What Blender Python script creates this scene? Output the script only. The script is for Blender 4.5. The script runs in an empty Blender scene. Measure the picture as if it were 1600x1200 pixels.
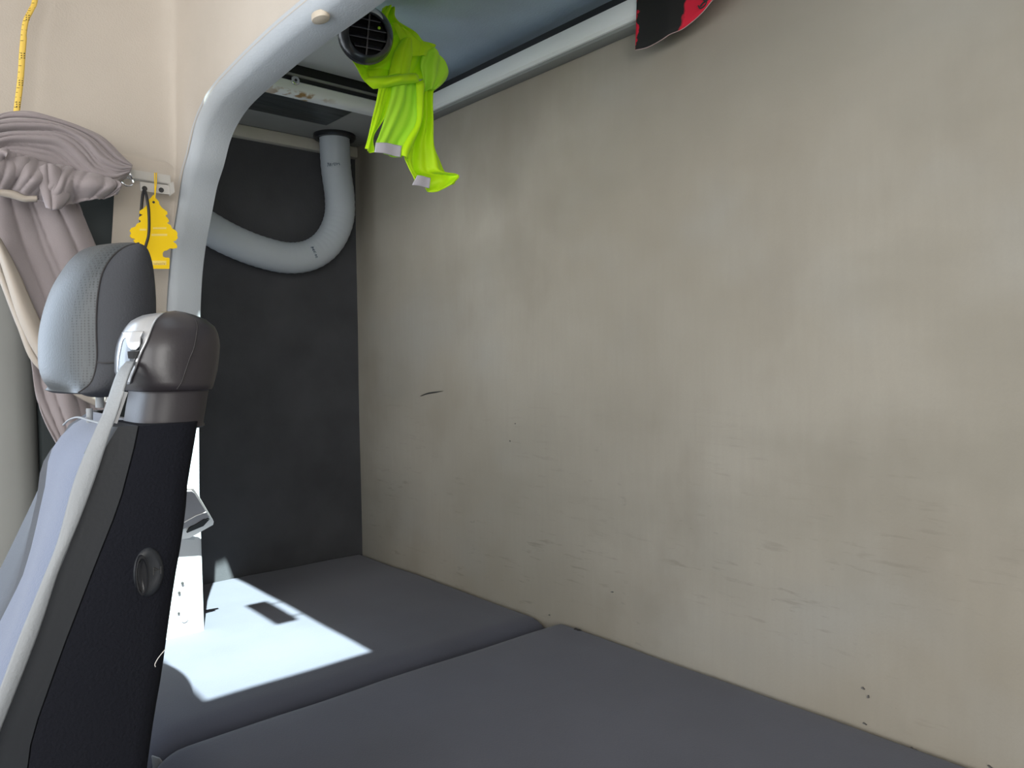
import bpy, bmesh, math, random
from mathutils import Vector, Matrix, noise

random.seed(4)
scene = bpy.context.scene
COL = scene.collection

# ------------------------------------------------------------------ camera
F = 1191.0
def _n(v): return v / v.length
_a = _n(Vector(((-228 - 800) / F, -(580 - 600) / F, -1)))
_b = Vector(((2181 - 800) / F, -(548 - 600) / F, -1)); _b = _n(_b - _a * _a.dot(_b))
_X = -_a; _Y = _b; _Z = _X.cross(_Y)
R3 = Matrix((_X, _Y, _Z))                 # camera -> world
EYE = Vector((0, 0, 1.255))
cam_d = bpy.data.cameras.new('camera'); cam = bpy.data.objects.new('camera', cam_d); COL.objects.link(cam)
cam_d.sensor_fit = 'HORIZONTAL'; cam_d.sensor_width = 36; cam_d.lens = F * 36 / 1600
cam_d.clip_start = 0.02
cam.matrix_world = Matrix.Translation(EYE) @ R3.to_4x4()
scene.camera = cam

# ------------------------------------------------------------------ light and exposure
vs = scene.view_settings
vs.view_transform = 'Standard'; vs.look = 'None'; vs.gamma = 1; vs.exposure = 0.4; vs.use_curve_mapping = False
W = bpy.data.worlds.new('world'); scene.world = W; W.use_nodes = True
WN = W.node_tree.nodes; WN['Background'].inputs[0].default_value = (0.86, 0.93, 1.0, 1); WN['Background'].inputs[1].default_value = 1.6
sun_d = bpy.data.lights.new('sun', 'SUN'); sun_d.energy = 25; sun_d.angle = 0.0095; sun_d.color = (0.84, 1.0, 0.965)
sun = bpy.data.objects.new('sun', sun_d); COL.objects.link(sun)
sun.rotation_euler = Vector((-0.66, 0.26, -1.0)).to_track_quat('-Z', 'Y').to_euler()
def area(name, loc, direction, sx, sy, power, col):
    d = bpy.data.lights.new(name, 'AREA'); d.shape = 'RECTANGLE'; d.size = sx; d.size_y = sy; d.energy = power; d.color = col
    o = bpy.data.objects.new(name, d); COL.objects.link(o); o.location = loc
    o.rotation_euler = Vector(direction).to_track_quat('-Z', 'Y').to_euler()
area('windscreen_daylight', (-0.2, -1.26, 1.46), (0, 1, 0.05), 1.8, 0.72, 14, (1.0, 0.97, 0.92))
area('right_window_daylight', (0.82, -0.35, 1.42), (-1, 0.15, 0.05), 0.9, 0.6, 11, (1.0, 0.96, 0.9))
area('left_window_daylight', (-1.46, -0.45, 1.4), (1, 0, -0.05), 0.9, 0.55, 4, (0.62, 0.78, 1.0))

# ------------------------------------------------------------------ helpers
def P(x, y, ax, v):
    d = R3 @ Vector(((x - 800) / F, -(y - 600) / F, -1))
    i = 'XYZ'.index(ax)
    return EYE + d * ((v - EYE[i]) / d[i])

def finish(name, bm, m, parent=None, smooth=True, ang=35, sub=0):
    bmesh.ops.remove_doubles(bm, verts=bm.verts, dist=1e-6)
    bmesh.ops.recalc_face_normals(bm, faces=bm.faces)
    me = bpy.data.meshes.new(name)
    for e in bm.edges:
        if len(e.link_faces) == 2 and e.calc_face_angle(0) > math.radians(ang): e.smooth = False
    for f in bm.faces: f.smooth = smooth
    bm.to_mesh(me); bm.free()
    o = bpy.data.objects.new(name, me); COL.objects.link(o)
    for mm in (m if isinstance(m, (list, tuple)) else [m]): me.materials.append(mm)
    if parent:
        o.parent = parent
        if parent.type == 'EMPTY' or True:
            o.matrix_parent_inverse = Matrix.Translation(-Vector(parent.location))
    if sub:
        s = o.modifiers.new('sub', 'SUBSURF'); s.levels = sub; s.render_levels = sub
    return o

def thing(name, label, cat, loc, group=None):
    o = bpy.data.objects.new(name, None); COL.objects.link(o); o.location = loc; o.empty_display_size = .05
    o['label'] = label; o['category'] = cat
    if group: o['group'] = group
    return o
def tag(o, label, cat, group=None):
    o['label'] = label; o['category'] = cat
    if group: o['group'] = group
    return o
def struct(o, label):
    o['kind'] = 'structure'; o['label'] = label; o['category'] = 'structure'; return o

def box(bm, x0, x1, y0, y1, z0, z1, r=0, seg=2):
    g = bmesh.ops.create_cube(bm, size=1)
    vv = g['verts']
    for v in vv:
        v.co = Vector(((x0 + x1) / 2 + v.co.x * (x1 - x0), (y0 + y1) / 2 + v.co.y * (y1 - y0), (z0 + z1) / 2 + v.co.z * (z1 - z0)))
    if r:
        es = {e for v in vv for e in v.link_edges}
        bmesh.ops.bevel(bm, geom=list(es), offset=r, segments=seg, affect='EDGES', profile=.5)
def boxobj(name, m, parent, *a, **k):
    bm = bmesh.new(); box(bm, *a, **k); return finish(name, bm, m, parent)

def grid(bm, pts, close_u=False, close_v=False, mi=0):
    vs_ = [[bm.verts.new(p) for p in row] for row in pts]
    nu, nv = len(vs_), len(vs_[0])
    for i in range(nu if close_u else nu - 1):
        for j in range(nv if close_v else nv - 1):
            f = bm.faces.new((vs_[i][j], vs_[(i + 1) % nu][j], vs_[(i + 1) % nu][(j + 1) % nv], vs_[i][(j + 1) % nv]))
            f.material_index = mi
    return vs_
def loft(bm, rings, cap0=True, cap1=True):
    v = grid(bm, rings, close_v=True)
    if cap0: bm.faces.new(v[0])
    if cap1: bm.faces.new(v[-1])
    return v

def cat(pts, n):
    """resample a polyline with a Catmull-Rom spline into n points"""
    pts = [Vector(p) for p in pts]
    if len(pts) == 2: return [pts[0].lerp(pts[1], i / (n - 1)) for i in range(n)]
    out = []; m = len(pts) - 1
    for i in range(n):
        t = i / (n - 1) * m; k = min(int(t), m - 1); u = t - k
        p1, p2 = pts[k], pts[k + 1]
        p0 = pts[k - 1] if k > 0 else p1 * 2 - p2
        p3 = pts[k + 2] if k + 2 <= m else p2 * 2 - p1
        out.append(0.5 * ((2 * p1) + (p2 - p0) * u + (2 * p0 - 5 * p1 + 4 * p2 - p3) * u * u + (3 * p1 - p0 - 3 * p2 + p3) * u ** 3))
    return out

def tube(bm, path, rad, seg=16, cap=True):
    """path: list of Vectors; rad: number or list"""
    n = len(path); rings = []
    up = None
    for i, p in enumerate(path):
        t = _n((path[min(i + 1, n - 1)] - path[max(i - 1, 0)]))
        if up is None:
            up = Vector((0, 0, 1)) if abs(t.z) < .9 else Vector((0, 1, 0))
        u = _n(up - t * up.dot(t)); up = u; w = t.cross(u)
        r = rad[i] if isinstance(rad, (list, tuple)) else rad
        rings.append([p + (u * math.cos(a) + w * math.sin(a)) * r for a in [2 * math.pi * k / seg for k in range(seg)]])
    loft(bm, rings, cap, cap)

def cloth(name, rows, X, m, parent, n=(40, 40), fold=None, thick=.0016, mode='X'):
    """rows: pixel outline rows (x, y[, dX]) lying on the plane X; fold(u, v) pushes towards the cab"""
    rws = [cat([(p[0], p[1], (p[2] if len(p) > 2 else 0)) for p in r], n[1]) for r in rows]
    colsr = [cat([r[j] for r in rws], n[0]) for j in range(n[1])]
    pts = []
    for i in range(n[0]):
        row = []
        for j in range(n[1]):
            q = colsr[j][i]; u = i / (n[0] - 1); v = j / (n[1] - 1)
            d = q.z + (fold(u, v) if fold else 0)
            base = P(q.x, q.y, 'X', X)
            row.append(base + Vector((d, -.1 * d, 0)))
        pts.append(row)
    bm = bmesh.new(); grid(bm, pts)
    o = finish(name, bm, m, parent, ang=180)
    s = o.modifiers.new('thick', 'SOLIDIFY'); s.thickness = thick; s.offset = 0
    return o

# ------------------------------------------------------------------ materials
def mat(name, col, rough=.6, metal=0, spec=.5, bump=0, bscale=300, bstretch=(1, 1, 1), var=0, vscale=6, col2=None, sheen=0, coat=0, bdist=.001):
    m = bpy.data.materials.new(name); m.use_nodes = True
    nt = m.node_tree; b = nt.nodes['Principled BSDF']; N = nt.nodes.new; L = nt.links.new
    b.inputs['Base Color'].default_value = (*col, 1); b.inputs['Roughness'].default_value = rough
    b.inputs['Metallic'].default_value = metal; b.inputs['Specular IOR Level'].default_value = spec
    b.inputs['Sheen Weight'].default_value = sheen; b.inputs['Coat Weight'].default_value = coat
    tc = N('ShaderNodeTexCoord')
    if var or col2:
        no = N('ShaderNodeTexNoise'); no.inputs['Scale'].default_value = vscale; no.inputs['Detail'].default_value = 5
        mp = N('ShaderNodeMapping'); mp.inputs['Scale'].default_value = bstretch
        L(tc.outputs['Object'], mp.inputs[0]); L(mp.outputs[0], no.inputs['Vector'])
        rp = N('ShaderNodeValToRGB'); rp.color_ramp.elements[0].position = .3; rp.color_ramp.elements[1].position = .7
        c2 = col2 or tuple(c * (1 + var) for c in col); c1 = col if col2 else tuple(c * (1 - var) for c in col)
        rp.color_ramp.elements[0].color = (*c1, 1); rp.color_ramp.elements[1].color = (*c2, 1)
        L(no.outputs['Fac'], rp.inputs[0]); L(rp.outputs[0], b.inputs['Base Color'])
    if bump:
        no = N('ShaderNodeTexNoise'); no.inputs['Scale'].default_value = bscale; no.inputs['Detail'].default_value = 3
        mp = N('ShaderNodeMapping'); mp.inputs['Scale'].default_value = bstretch
        L(tc.outputs['Object'], mp.inputs[0]); L(mp.outputs[0], no.inputs['Vector'])
        bp = N('ShaderNodeBump'); bp.inputs['Strength'].default_value = bump; bp.inputs['Distance'].default_value = bdist
        L(no.outputs['Fac'], bp.inputs['Height']); L(bp.outputs[0], b.inputs['Normal'])
    return m

def felt_wall(name):
    """beige needle felt with soft stains, vertical fibres and small scuffs low down"""
    m = bpy.data.materials.new(name); m.use_nodes = True
    nt = m.node_tree; b = nt.nodes['Principled BSDF']; N = nt.nodes.new; L = nt.links.new
    b.inputs['Roughness'].default_value = .95; b.inputs['Specular IOR Level'].default_value = .1
    tc = N('ShaderNodeTexCoord')
    def nz(scale, det, st, lo, hi):
        mp = N('ShaderNodeMapping'); mp.inputs['Scale'].default_value = st; L(tc.outputs['Object'], mp.inputs[0])
        no = N('ShaderNodeTexNoise'); no.inputs['Scale'].default_value = scale; no.inputs['Detail'].default_value = det
        L(mp.outputs[0], no.inputs['Vector'])
        mr = N('ShaderNodeMapRange'); mr.inputs['From Min'].default_value = lo; mr.inputs['From Max'].default_value = hi
        L(no.outputs['Fac'], mr.inputs['Value']); return mr.outputs[0], no.outputs['Fac']
    def mix(fac, a, bb, k=1.0, blend='MIX'):
        mx = N('ShaderNodeMix'); mx.data_type = 'RGBA'; mx.blend_type = blend
        if k != 1.0:
            mu = N('ShaderNodeMath'); mu.operation = 'MULTIPLY'; mu.inputs[1].default_value = k; L(fac, mu.inputs[0]); fac = mu.outputs[0]
        L(fac, mx.inputs[0])
        for s, v in ((6, a), (7, bb)):
            if isinstance(v, tuple): mx.inputs[s].default_value = (*v, 1)
            else: L(v, mx.inputs[s])
        return mx.outputs[2]
    big, _ = nz(2.2, 4, (1, 1, 1), .35, .65)
    c = mix(big, (.305, .276, .226), (.385, .358, .308))
    cool, _ = nz(3.1, 3, (1, 1, 1.3), .5, .75)
    c = mix(cool, c, (.34, .34, .325), .5)
    st, _ = nz(7, 6, (1, 1, .6), .52, .72)
    c = mix(st, c, (.25, .222, .18), .45)
    smd, _ = nz(3.4, 5, (.55, 1, 1.5), .50, .68)
    c = mix(smd, c, (.24, .225, .185), .38)
    fib, fraw = nz(120, 4, (1, 1, .09), .25, .75)
    c = mix(fib, c, (.27, .25, .215), .17)
    fine, fr2 = nz(420, 2, (1, 1, .6), .3, .7)
    c = mix(fine, c, (.28, .265, .23), .10)
    # scuffs, flecks: sparse, mostly in the lower half
    sc, _ = nz(38, 5, (1, 1, 2.6), .66, .74)
    gate, _ = nz(5, 2, (1, 1, 1), .48, .62)
    sep = N('ShaderNodeSeparateXYZ'); L(tc.outputs['Object'], sep.inputs[0])
    low = N('ShaderNodeMapRange'); low.inputs['From Min'].default_value = 1.25; low.inputs['From Max'].default_value = .95
    L(sep.outputs['Z'], low.inputs['Value'])
    m1 = N('ShaderNodeMath'); m1.operation = 'MULTIPLY'; L(sc, m1.inputs[0]); L(gate, m1.inputs[1])
    m2 = N('ShaderNodeMath'); m2.operation = 'MULTIPLY'; L(m1.outputs[0], m2.inputs[0]); L(low.outputs[0], m2.inputs[1])
    c = mix(m2.outputs[0], c, (.22, .21, .19), .4)
    hs_, _ = nz(60, 5, (.35, 1, 2.2), .60, .72)
    gt, _ = nz(4.5, 2, (1, 1, 1), .45, .60)
    mm_ = N('ShaderNodeMath'); mm_.operation = 'MULTIPLY'; L(hs_, mm_.inputs[0]); L(gt, mm_.inputs[1])
    ml_ = N('ShaderNodeMath'); ml_.operation = 'MULTIPLY'; L(mm_.outputs[0], ml_.inputs[0]); L(low.outputs[0], ml_.inputs[1])
    c = mix(ml_.outputs[0], c, (.19, .175, .15), .42)
    fl, _ = nz(75, 3, (1, 1, 1.8), .80, .83)
    c = mix(fl, c, (.15, .13, .12), .6)
    L(c, b.inputs['Base Color'])
    bp = N('ShaderNodeBump'); bp.inputs['Strength'].default_value = .25; bp.inputs['Distance'].default_value = .0006
    L(fr2, bp.inputs['Height'])
    bp2 = N('ShaderNodeBump'); bp2.inputs['Strength'].default_value = .35; bp2.inputs['Distance'].default_value = .0008
    L(fraw, bp2.inputs['Height']); L(bp.outputs[0], bp2.inputs['Normal']); L(bp2.outputs[0], b.inputs['Normal'])
    return m

M = {}
M['felt'] = felt_wall('beige_felt')
M['blackfelt'] = mat('black_felt', (.066, .068, .074), .95, spec=.1, bump=.4, bscale=260, var=.15, vscale=9)
M['headliner'] = mat('beige_headliner', (.49, .44, .385), .95, spec=.1, bump=.4, bscale=420, var=.05, vscale=7)
M['trim'] = mat('grey_trim', (.43, .46, .49), .55, spec=.3, bump=.35, bscale=420)
M['trimlip'] = mat('grey_trim_lip', (.50, .52, .54), .5, spec=.3)
M['cream'] = mat('cream_board', (.50, .48, .42), .6, var=.06, vscale=12)
M['panel'] = mat('grey_board', (.27, .275, .265), .7, var=.1, vscale=10)
M['rubbermat'] = mat('dark_rubber_mat', (.035, .042, .044), .45, bump=.8, bscale=18, bstretch=(3, .5, 3), bdist=.004)
M['gasket'] = mat('black_gasket', (.012, .014, .018), .6)
M['boardblue'] = mat('bluish_grey_board', (.42, .53, .66), .5, spec=.4, bump=.5, bscale=260, var=.10, vscale=8)
M['boardpale'] = mat('pale_lining', (.55, .57, .58), .8, bump=.6, bscale=220, var=.05)
M['mattress'] = mat('charcoal_mattress', (.083, .087, .112), .95, spec=.15, bump=.35, bscale=420, var=.10, vscale=5, sheen=.15)
M['pipe'] = mat('grey_hose', (.42, .46, .50), .45, spec=.35)
M['blackplastic'] = mat('black_plastic', (.012, .013, .016), .35)
M['satinplastic'] = mat('satin_black_plastic', (.03, .034, .04), .22, spec=.6)
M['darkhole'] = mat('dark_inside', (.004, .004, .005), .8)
M['chrome'] = mat('bright_metal', (.75, .76, .78), .22, metal=1)
M['silver'] = mat('satin_silver', (.55, .57, .60), .28, metal=.55)
M['leather'] = mat('dark_leatherette', (.028, .025, .029), .36, spec=.5, bump=.1, bscale=380)
M['leather2'] = mat('dark_leatherette_panel', (.030, .027, .031), .48, spec=.4, bump=.1, bscale=380)
M['thread'] = mat('stitching', (.022, .02, .022), .7)
M['greyleather'] = mat('grey_leatherette', (.054, .062, .069), .45, spec=.4, bump=.3, bscale=500)
M['darkknit'] = mat('dark_knit', (.035, .038, .046), .8, bump=.5, bscale=600)
M['seatfabric'] = mat('grey_blue_seat_fabric', (.08, .11, .195), .9, bump=.5, bscale=500, sheen=.3)
M['seatbolster'] = mat('dark_grey_bolster', (.09, .10, .12), .75, bump=.4, bscale=400)
M['carpet'] = mat('black_carpet', (.012, .013, .018), 1, spec=.1, bump=.9, bscale=420)
M['strip'] = mat('dark_vinyl', (.014, .017, .022), .5, bump=.15, bscale=300)
M['belt'] = mat('grey_webbing', (.245, .262, .28), .6, bump=.4, bscale=500)
M['curtain'] = mat('mauve_curtain', (.275, .24, .247), .88, bump=.25, bscale=500, var=.06, vscale=9, sheen=.25)
M['curtainlining'] = mat('beige_curtain_lining', (.42, .37, .32), .9, bump=.2, bscale=500)
M['bracket'] = mat('cream_metal', (.50, .48, .45), .4, spec=.4)
M['yellow'] = mat('yellow_card', (.90, .60, .012), .6, spec=.2)
M['palepatch'] = mat('pale_yellow_print', (.88, .66, .16), .6)
M['yellowtape'] = mat('yellow_tape', (.80, .55, .10), .5)
M['ink'] = mat('black_ink', (.03, .03, .03), .6)
M['blueink'] = mat('blue_ink', (.03, .06, .10), .6)
M['cord'] = mat('black_cord', (.012, .012, .014), .6)
M['tapewhite'] = mat('reflective_tape', (.50, .48, .54), .5)
M['pillarlit'] = mat('sunlit_pillar', (.55, .58, .60), .55, spec=.3)  # paler copy of the grey trim, sunlit white put into the colour
M['columntrim'] = mat('pale_door_trim', (.32, .325, .31), .6, var=.06)
M['pocket'] = mat('grey_pocket', (.22, .21, .22), .7, bump=.3)
M['rubber'] = mat('dark_seal', (.022, .03, .032), .6)
M['beigeplug'] = mat('beige_plastic', (.52, .45, .36), .45)
M['cardedge'] = mat('white_edge', (.7, .68, .66), .7)

def vest_mat(name, c, tr):
    m = bpy.data.materials.new(name); m.use_nodes = True; nt = m.node_tree; b = nt.nodes['Principled BSDF']
    b.inputs['Base Color'].default_value = (*c, 1); b.inputs['Roughness'].default_value = .6; b.inputs['Sheen Weight'].default_value = .1
    t = nt.nodes.new('ShaderNodeBsdfTranslucent'); t.inputs[0].default_value = (*c, 1)
    mx = nt.nodes.new('ShaderNodeMixShader'); mx.inputs[0].default_value = tr
    nt.links.new(b.outputs[0], mx.inputs[1]); nt.links.new(t.outputs[0], mx.inputs[2])
    nt.links.new(mx.outputs[0], nt.nodes['Material Output'].inputs[0]); return m
M['vest'] = vest_mat('fluorescent_yellow', (.70, 1.0, .004), .35)
M['vestgreen'] = vest_mat('fluorescent_green', (.62, 1.0, .06), .3)

def painted_rail():
    m = bpy.data.materials.new('white_rail_with_rust'); m.use_nodes = True
    nt = m.node_tree; b = nt.nodes['Principled BSDF']; N = nt.nodes.new; L = nt.links.new
    b.inputs['Roughness'].default_value = .3
    tc = N('ShaderNodeTexCoord')
    g = N('ShaderNodeVectorMath'); g.operation = 'DISTANCE'; g.inputs[1].default_value = (0, .645 * .35, 0)
    mp = N('ShaderNodeMapping'); mp.inputs['Scale'].default_value = (0, .35, 0); L(tc.outputs['Object'], mp.inputs[0]); L(mp.outputs[0], g.inputs[0])
    sep = N('ShaderNodeSeparateXYZ'); L(tc.outputs['Object'], sep.inputs[0])
    near = N('ShaderNodeMapRange'); near.inputs['From Min'].default_value = .030; near.inputs['From Max'].default_value = .008; L(g.outputs['Value'], near.inputs['Value'])
    low = N('ShaderNodeMapRange'); low.inputs['From Min'].default_value = 1.7685; low.inputs['From Max'].default_value = 1.765; L(sep.outputs['Z'], low.inputs['Value'])
    lx = N('ShaderNodeMapRange'); lx.inputs['From Min'].default_value = -1.32; lx.inputs['From Max'].default_value = -1.325; L(sep.outputs['X'], lx.inputs['Value'])
    no = N('ShaderNodeTexNoise'); no.inputs['Scale'].default_value = 45; no.inputs['Detail'].default_value = 6; L(tc.outputs['Object'], no.inputs['Vector'])
    nr = N('ShaderNodeMapRange'); nr.inputs['From Min'].default_value = .50; nr.inputs['From Max'].default_value = .60; L(no.outputs['Fac'], nr.inputs['Value'])
    cur = near.outputs[0]
    for o in (low.outputs[0], nr.outputs[0], lx.outputs[0]):
        mu = N('ShaderNodeMath'); mu.operation = 'MULTIPLY'; L(cur, mu.inputs[0]); L(o, mu.inputs[1]); cur = mu.outputs[0]
    mx = N('ShaderNodeMix'); mx.data_type = 'RGBA'; L(cur, mx.inputs[0]); mx.inputs[6].default_value = (.84, .87, .86, 1); mx.inputs[7].default_value = (.36, .22, .08, 1)
    L(mx.outputs[2], b.inputs['Base Color']); return m
M['rail'] = painted_rail()

def red_black():
    m = bpy.data.materials.new('red_and_black_print'); m.use_nodes = True
    nt = m.node_tree; b = nt.nodes['Principled BSDF']; N = nt.nodes.new; L = nt.links.new
    b.inputs['Roughness'].default_value = .75; b.inputs['Specular IOR Level'].default_value = .2
    tc = N('ShaderNodeTexCoord'); sep = N('ShaderNodeSeparateXYZ'); L(tc.outputs['Object'], sep.inputs[0])
    no = N('ShaderNodeTexNoise'); no.inputs['Scale'].default_value = 70; no.inputs['Detail'].default_value = 6; L(tc.outputs['Object'], no.inputs['Vector'])
    # a worn diagonal border between black and red, red also down the left edge
    s = N('ShaderNodeMath'); s.operation = 'MULTIPLY_ADD'; s.inputs[1].default_value = .022; L(no.outputs['Fac'], s.inputs[0]); L(sep.outputs['X'], s.inputs[2])
    s2 = N('ShaderNodeMath'); s2.operation = 'MULTIPLY_ADD'; s2.inputs[1].default_value = -.25; L(sep.outputs['Z'], s2.inputs[0]); L(s.outputs[0], s2.inputs[2])
    r = N('ShaderNodeMapRange'); r.inputs['From Min'].default_value = -1.074; r.inputs['From Max'].default_value = -1.070; L(s2.outputs[0], r.inputs['Value'])
    le = N('ShaderNodeMapRange'); le.inputs['From Min'].default_value = -.7195; le.inputs['From Max'].default_value = -.7205; L(s.outputs[0], le.inputs['Value'])
    mx = N('ShaderNodeMath'); mx.operation = 'MAXIMUM'; L(r.outputs[0], mx.inputs[0]); L(le.outputs[0], mx.inputs[1])
    c = N('ShaderNodeMix'); c.data_type = 'RGBA'; c.inputs[6].default_value = (.018, .018, .017, 1); c.inputs[7].default_value = (.62, .02, .045, 1)
    L(mx.outputs[0], c.inputs[0]); L(c.outputs[2], b.inputs['Base Color']); return m
M['redblack'] = red_black()

# ------------------------------------------------------------------ shell of the cab
# rear wall, slightly rippled felt
bm = bmesh.new()
nx, nz_ = 120, 60
front = []
for i in range(nx + 1):
    row = []
    for k in range(nz_ + 1):
        x = -1.655 + 2.45 * i / nx; z = .45 + 1.55 * k / nz_
        y = .925 + .0025 * (noise.noise(Vector((x * 3, 0, z * 3))))
        row.append((x, y, z))
    front.append(row)
grid(bm, front)
r0 = [p for p in front[0]]
box(bm, -1.655, .795, .935, .965, .45, 2.0)
wb = struct(finish('wall_back', bm, M['felt']), 'beige felt rear wall of the sleeper, stained and scuffed')
# short cut in the felt
bm = bmesh.new()
a = cat([P(657, 619, 'Y', .9228), P(668, 615, 'Y', .9228), P(680, 613, 'Y', .9228), P(692, 611, 'Y', .9228)], 12)
for sgn in (1,):
    top = [p + Vector((0, -.0008, .0017 * math.sin(math.pi * min(1, (i + .2) / 11)) ** .7)) for i, p in enumerate(a)]
    bot = [p + Vector((0, -.0008, -.0012 * math.sin(math.pi * min(1, (i + .2) / 11)) ** .7)) for i, p in enumerate(a)]
    back = [p + Vector((0, .003, 0)) for p in a]
    grid(bm, [top, bot, back], close_u=True)
o = finish('tear_mark', bm, M['ink'], wb); o['label'] = 'short dark curved tear in the felt'
# small scuff marks on the lower wall
bm = bmesh.new()
for (x, y, w, h) in [(1348, 1075, 7, 3), (1356, 1088, 4, 5), (1351, 1131, 6, 1.6), (1432, 1173, 8, 1.5), (1424, 1169, 3, 2), (1312, 1133, 4, 3), (1546, 1198, 6, 3), (956, 925, 5, 3), (797, 689, 2, 2.4), (805, 662, 2.4, 2), (858, 961, 3, 1), (1125, 1073, 4, 1)]:
    c = P(x, y, 'Y', .9235); s = (c - EYE).length / F
    ring = []
    for k in range(9):
        t = 2 * math.pi * k / 9; rr = random.uniform(.25, 1.1)
        ring.append(c + Vector((w * s * .5 * rr * math.cos(t), -.001, h * s * .5 * rr * math.sin(t) - .1 * w * s * math.cos(t))))
    loft(bm, [ring, [p + Vector((0, .003, 0)) for p in ring]])
o = finish('scuff_mark', bm, mat('scuff', (.13, .125, .12), .9), wb); o['label'] = 'small dark scuffs near the mattress'

# side wall of the sleeper (black felt)
o = boxobj('wall_left', M['blackfelt'], None, -1.68, -1.64, .36, .935, .45, 1.747); struct(o, 'black felt side wall of the sleeper beside the beige wall')
# cream strip over it
o = boxobj('trim_1', M['cream'], None, -1.655, -1.622, .36, .924, 1.747, 1.773, r=.003); struct(o, 'cream strip along the top of the black side wall')
# shelf underside and mat
bm = bmesh.new(); box(bm, -1.655, -1.372, .36, .924, 1.7735, 1.79)
o = finish('trim_2', bm, M['panel']); struct(o, 'grey board overhead in the corner by the hose')
mt = boxobj('rubber_mat', M['rubbermat'], o, -1.512, -1.389, .36, .786, 1.7705, 1.774, r=.001)
mt['label'] = 'dark crinkled rubber mat'

# arch trim between cab and sleeper
AP = [(.75, 1.86), (.3, 1.83), (-.2, 1.73), (-.52, 1.652), (-.711, 1.641), (-.859, 1.640), (-.94, 1.637), (-1.011, 1.632), (-1.055, 1.628), (-1.09, 1.622), (-1.118, 1.613), (-1.14, 1.602), (-1.158, 1.588), (-1.181, 1.562), (-1.212, 1.54 - .006), (-1.242, 1.49), (-1.268, 1.45), (-1.289, 1.40), (-1.305, 1.32), (-1.318, 1.2), (-1.328, 1.05), (-1.336, .896), (-1.342, .78), (-1.345, .5)]
AO = [(.75, 1.95), (.3, 1.95), (-.2, 1.95), (-.5, 1.95), (-.711, 1.95), (-.859, 1.95), (-.95, 1.95), (-1.05, 1.95), (-1.12, 1.94), (-1.18, 1.92), (-1.21, 1.89), (-1.228, 1.85), (-1.234, 1.79), (-1.237, 1.72), (-1.24, 1.64), (-1.247, 1.55), (-1.270, 1.47), (-1.297, 1.40), (-1.317, 1.32), (-1.328, 1.2), (-1.338, 1.05), (-1.346, .896), (-1.352, .78), (-1.355, .5)]
def dens(A, n=110): return cat([(x, 0, z) for x, z in A], n)
ap = dens(AP); ao = dens(AO)
bm = bmesh.new()
rows = []
for i, p in enumerate(ap):
    t = _n(ap[min(i + 1, len(ap) - 1)] - ap[max(i - 1, 0)]); nrm = Vector((t.z, 0, -t.x))
    if i > 0 and nrm.dot(ao[i] - p) < 0: nrm = -nrm
    if nrm.dot(ao[i] - p) < 0: nrm = -nrm
    prof = [(.4445, .05), (.443, .03), (.4415, .006), (.4395, .001), (.43, 0), (.404, 0.0004), (.399, .0022), (.394, .006), (.390, .012), (.388, .020), (.397, .05)]
    rows.append([Vector((p.x, y, p.z)) + nrm * d for y, d in prof])
grid(bm, rows)
tr = finish('trim_3', bm, M['trim'], ang=60); struct(tr, 'pale grey moulded arch between the cab and the sleeper')
# solid core behind it so the pillar is not see-through
bm = bmesh.new(); box(bm, -1.66, -1.349, .39, .442, .45, 1.42); o = finish('pillar_core', bm, M['pillarlit'], tr)
# oval plug in the arch
bm = bmesh.new()
c = P(501, 28, 'Z', 1.6395)
rings = [[c + Vector((  .0145 * s * math.cos(t), .0085 * s * math.sin(t), dz)) for t in [2 * math.pi * k / 28 for k in range(28)]] for s, dz in ((1.0, .004), (1.0, -.0006), (.93, -.0022), (.5, -.0034), (.1, -.0036))]
loft(bm, rings); o = finish('plug', bm, M['beigeplug'], tr); o['label'] = 'oval beige plug'

# headliner: fascia over the arch and side wall
def headliner(i0, i1, yend, name):
    bm = bmesh.new(); rows = []
    for i in range(i0, i1):
        p, q = ap[i], ao[i]
        row = []
        n = 14
        L0 = (q - p).length
        st = min(.016, L0)
        s0 = p + (q - p) * (st / max(L0, 1e-5))
        for k in range(n + 1):
            u = k / n
            c = s0.lerp(q, u)
            y = .3887 - .005 * min(1, L0 / .2) * math.sin(math.pi * u * .5)
            row.append(Vector((c.x, y, c.z)))
        last = row[-1]
        k2 = 40
        ye = yend if q.z > 1.585 or q.x > -1.2 else .302
        for k in range(1, k2 + 1):
            y = last.y + (ye - last.y) * k / k2
            dx = 0
            if q.x < -1.0:
                s = min(1, max(0, (.205 - y) / .03)); dx = -.02 * s * s * (3 - 2 * s)
                dx += .006 * math.exp(-((y - .225) / .02) ** 2)
            row.append(Vector((q.x + dx, y, q.z)))
        # fillet: relax the profile
        for _ in range(10):
            row = [row[0], row[1]] + [(row[j - 1] + row[j] * 2 + row[j + 1]) / 4 for j in range(2, len(row) - 1)] + [row[-1]]
        rows.append(row)
    grid(bm, rows)
    return finish(name, bm, M['headliner'], ang=70)
split = next(i for i, q in enumerate(ao) if q.x < -.98)
hl = headliner(split - 1, len(ap), -1.25, 'wall_side'); struct(hl, 'beige headliner fabric of the cab side, above the curtain')
hl.name = 'wall_front_left'
h2 = headliner(0, split, .325, 'ceiling_fascia'); h2.name = 'trim_4'; struct(h2, 'beige fascia above the arch')
bm = bmesh.new()
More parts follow.
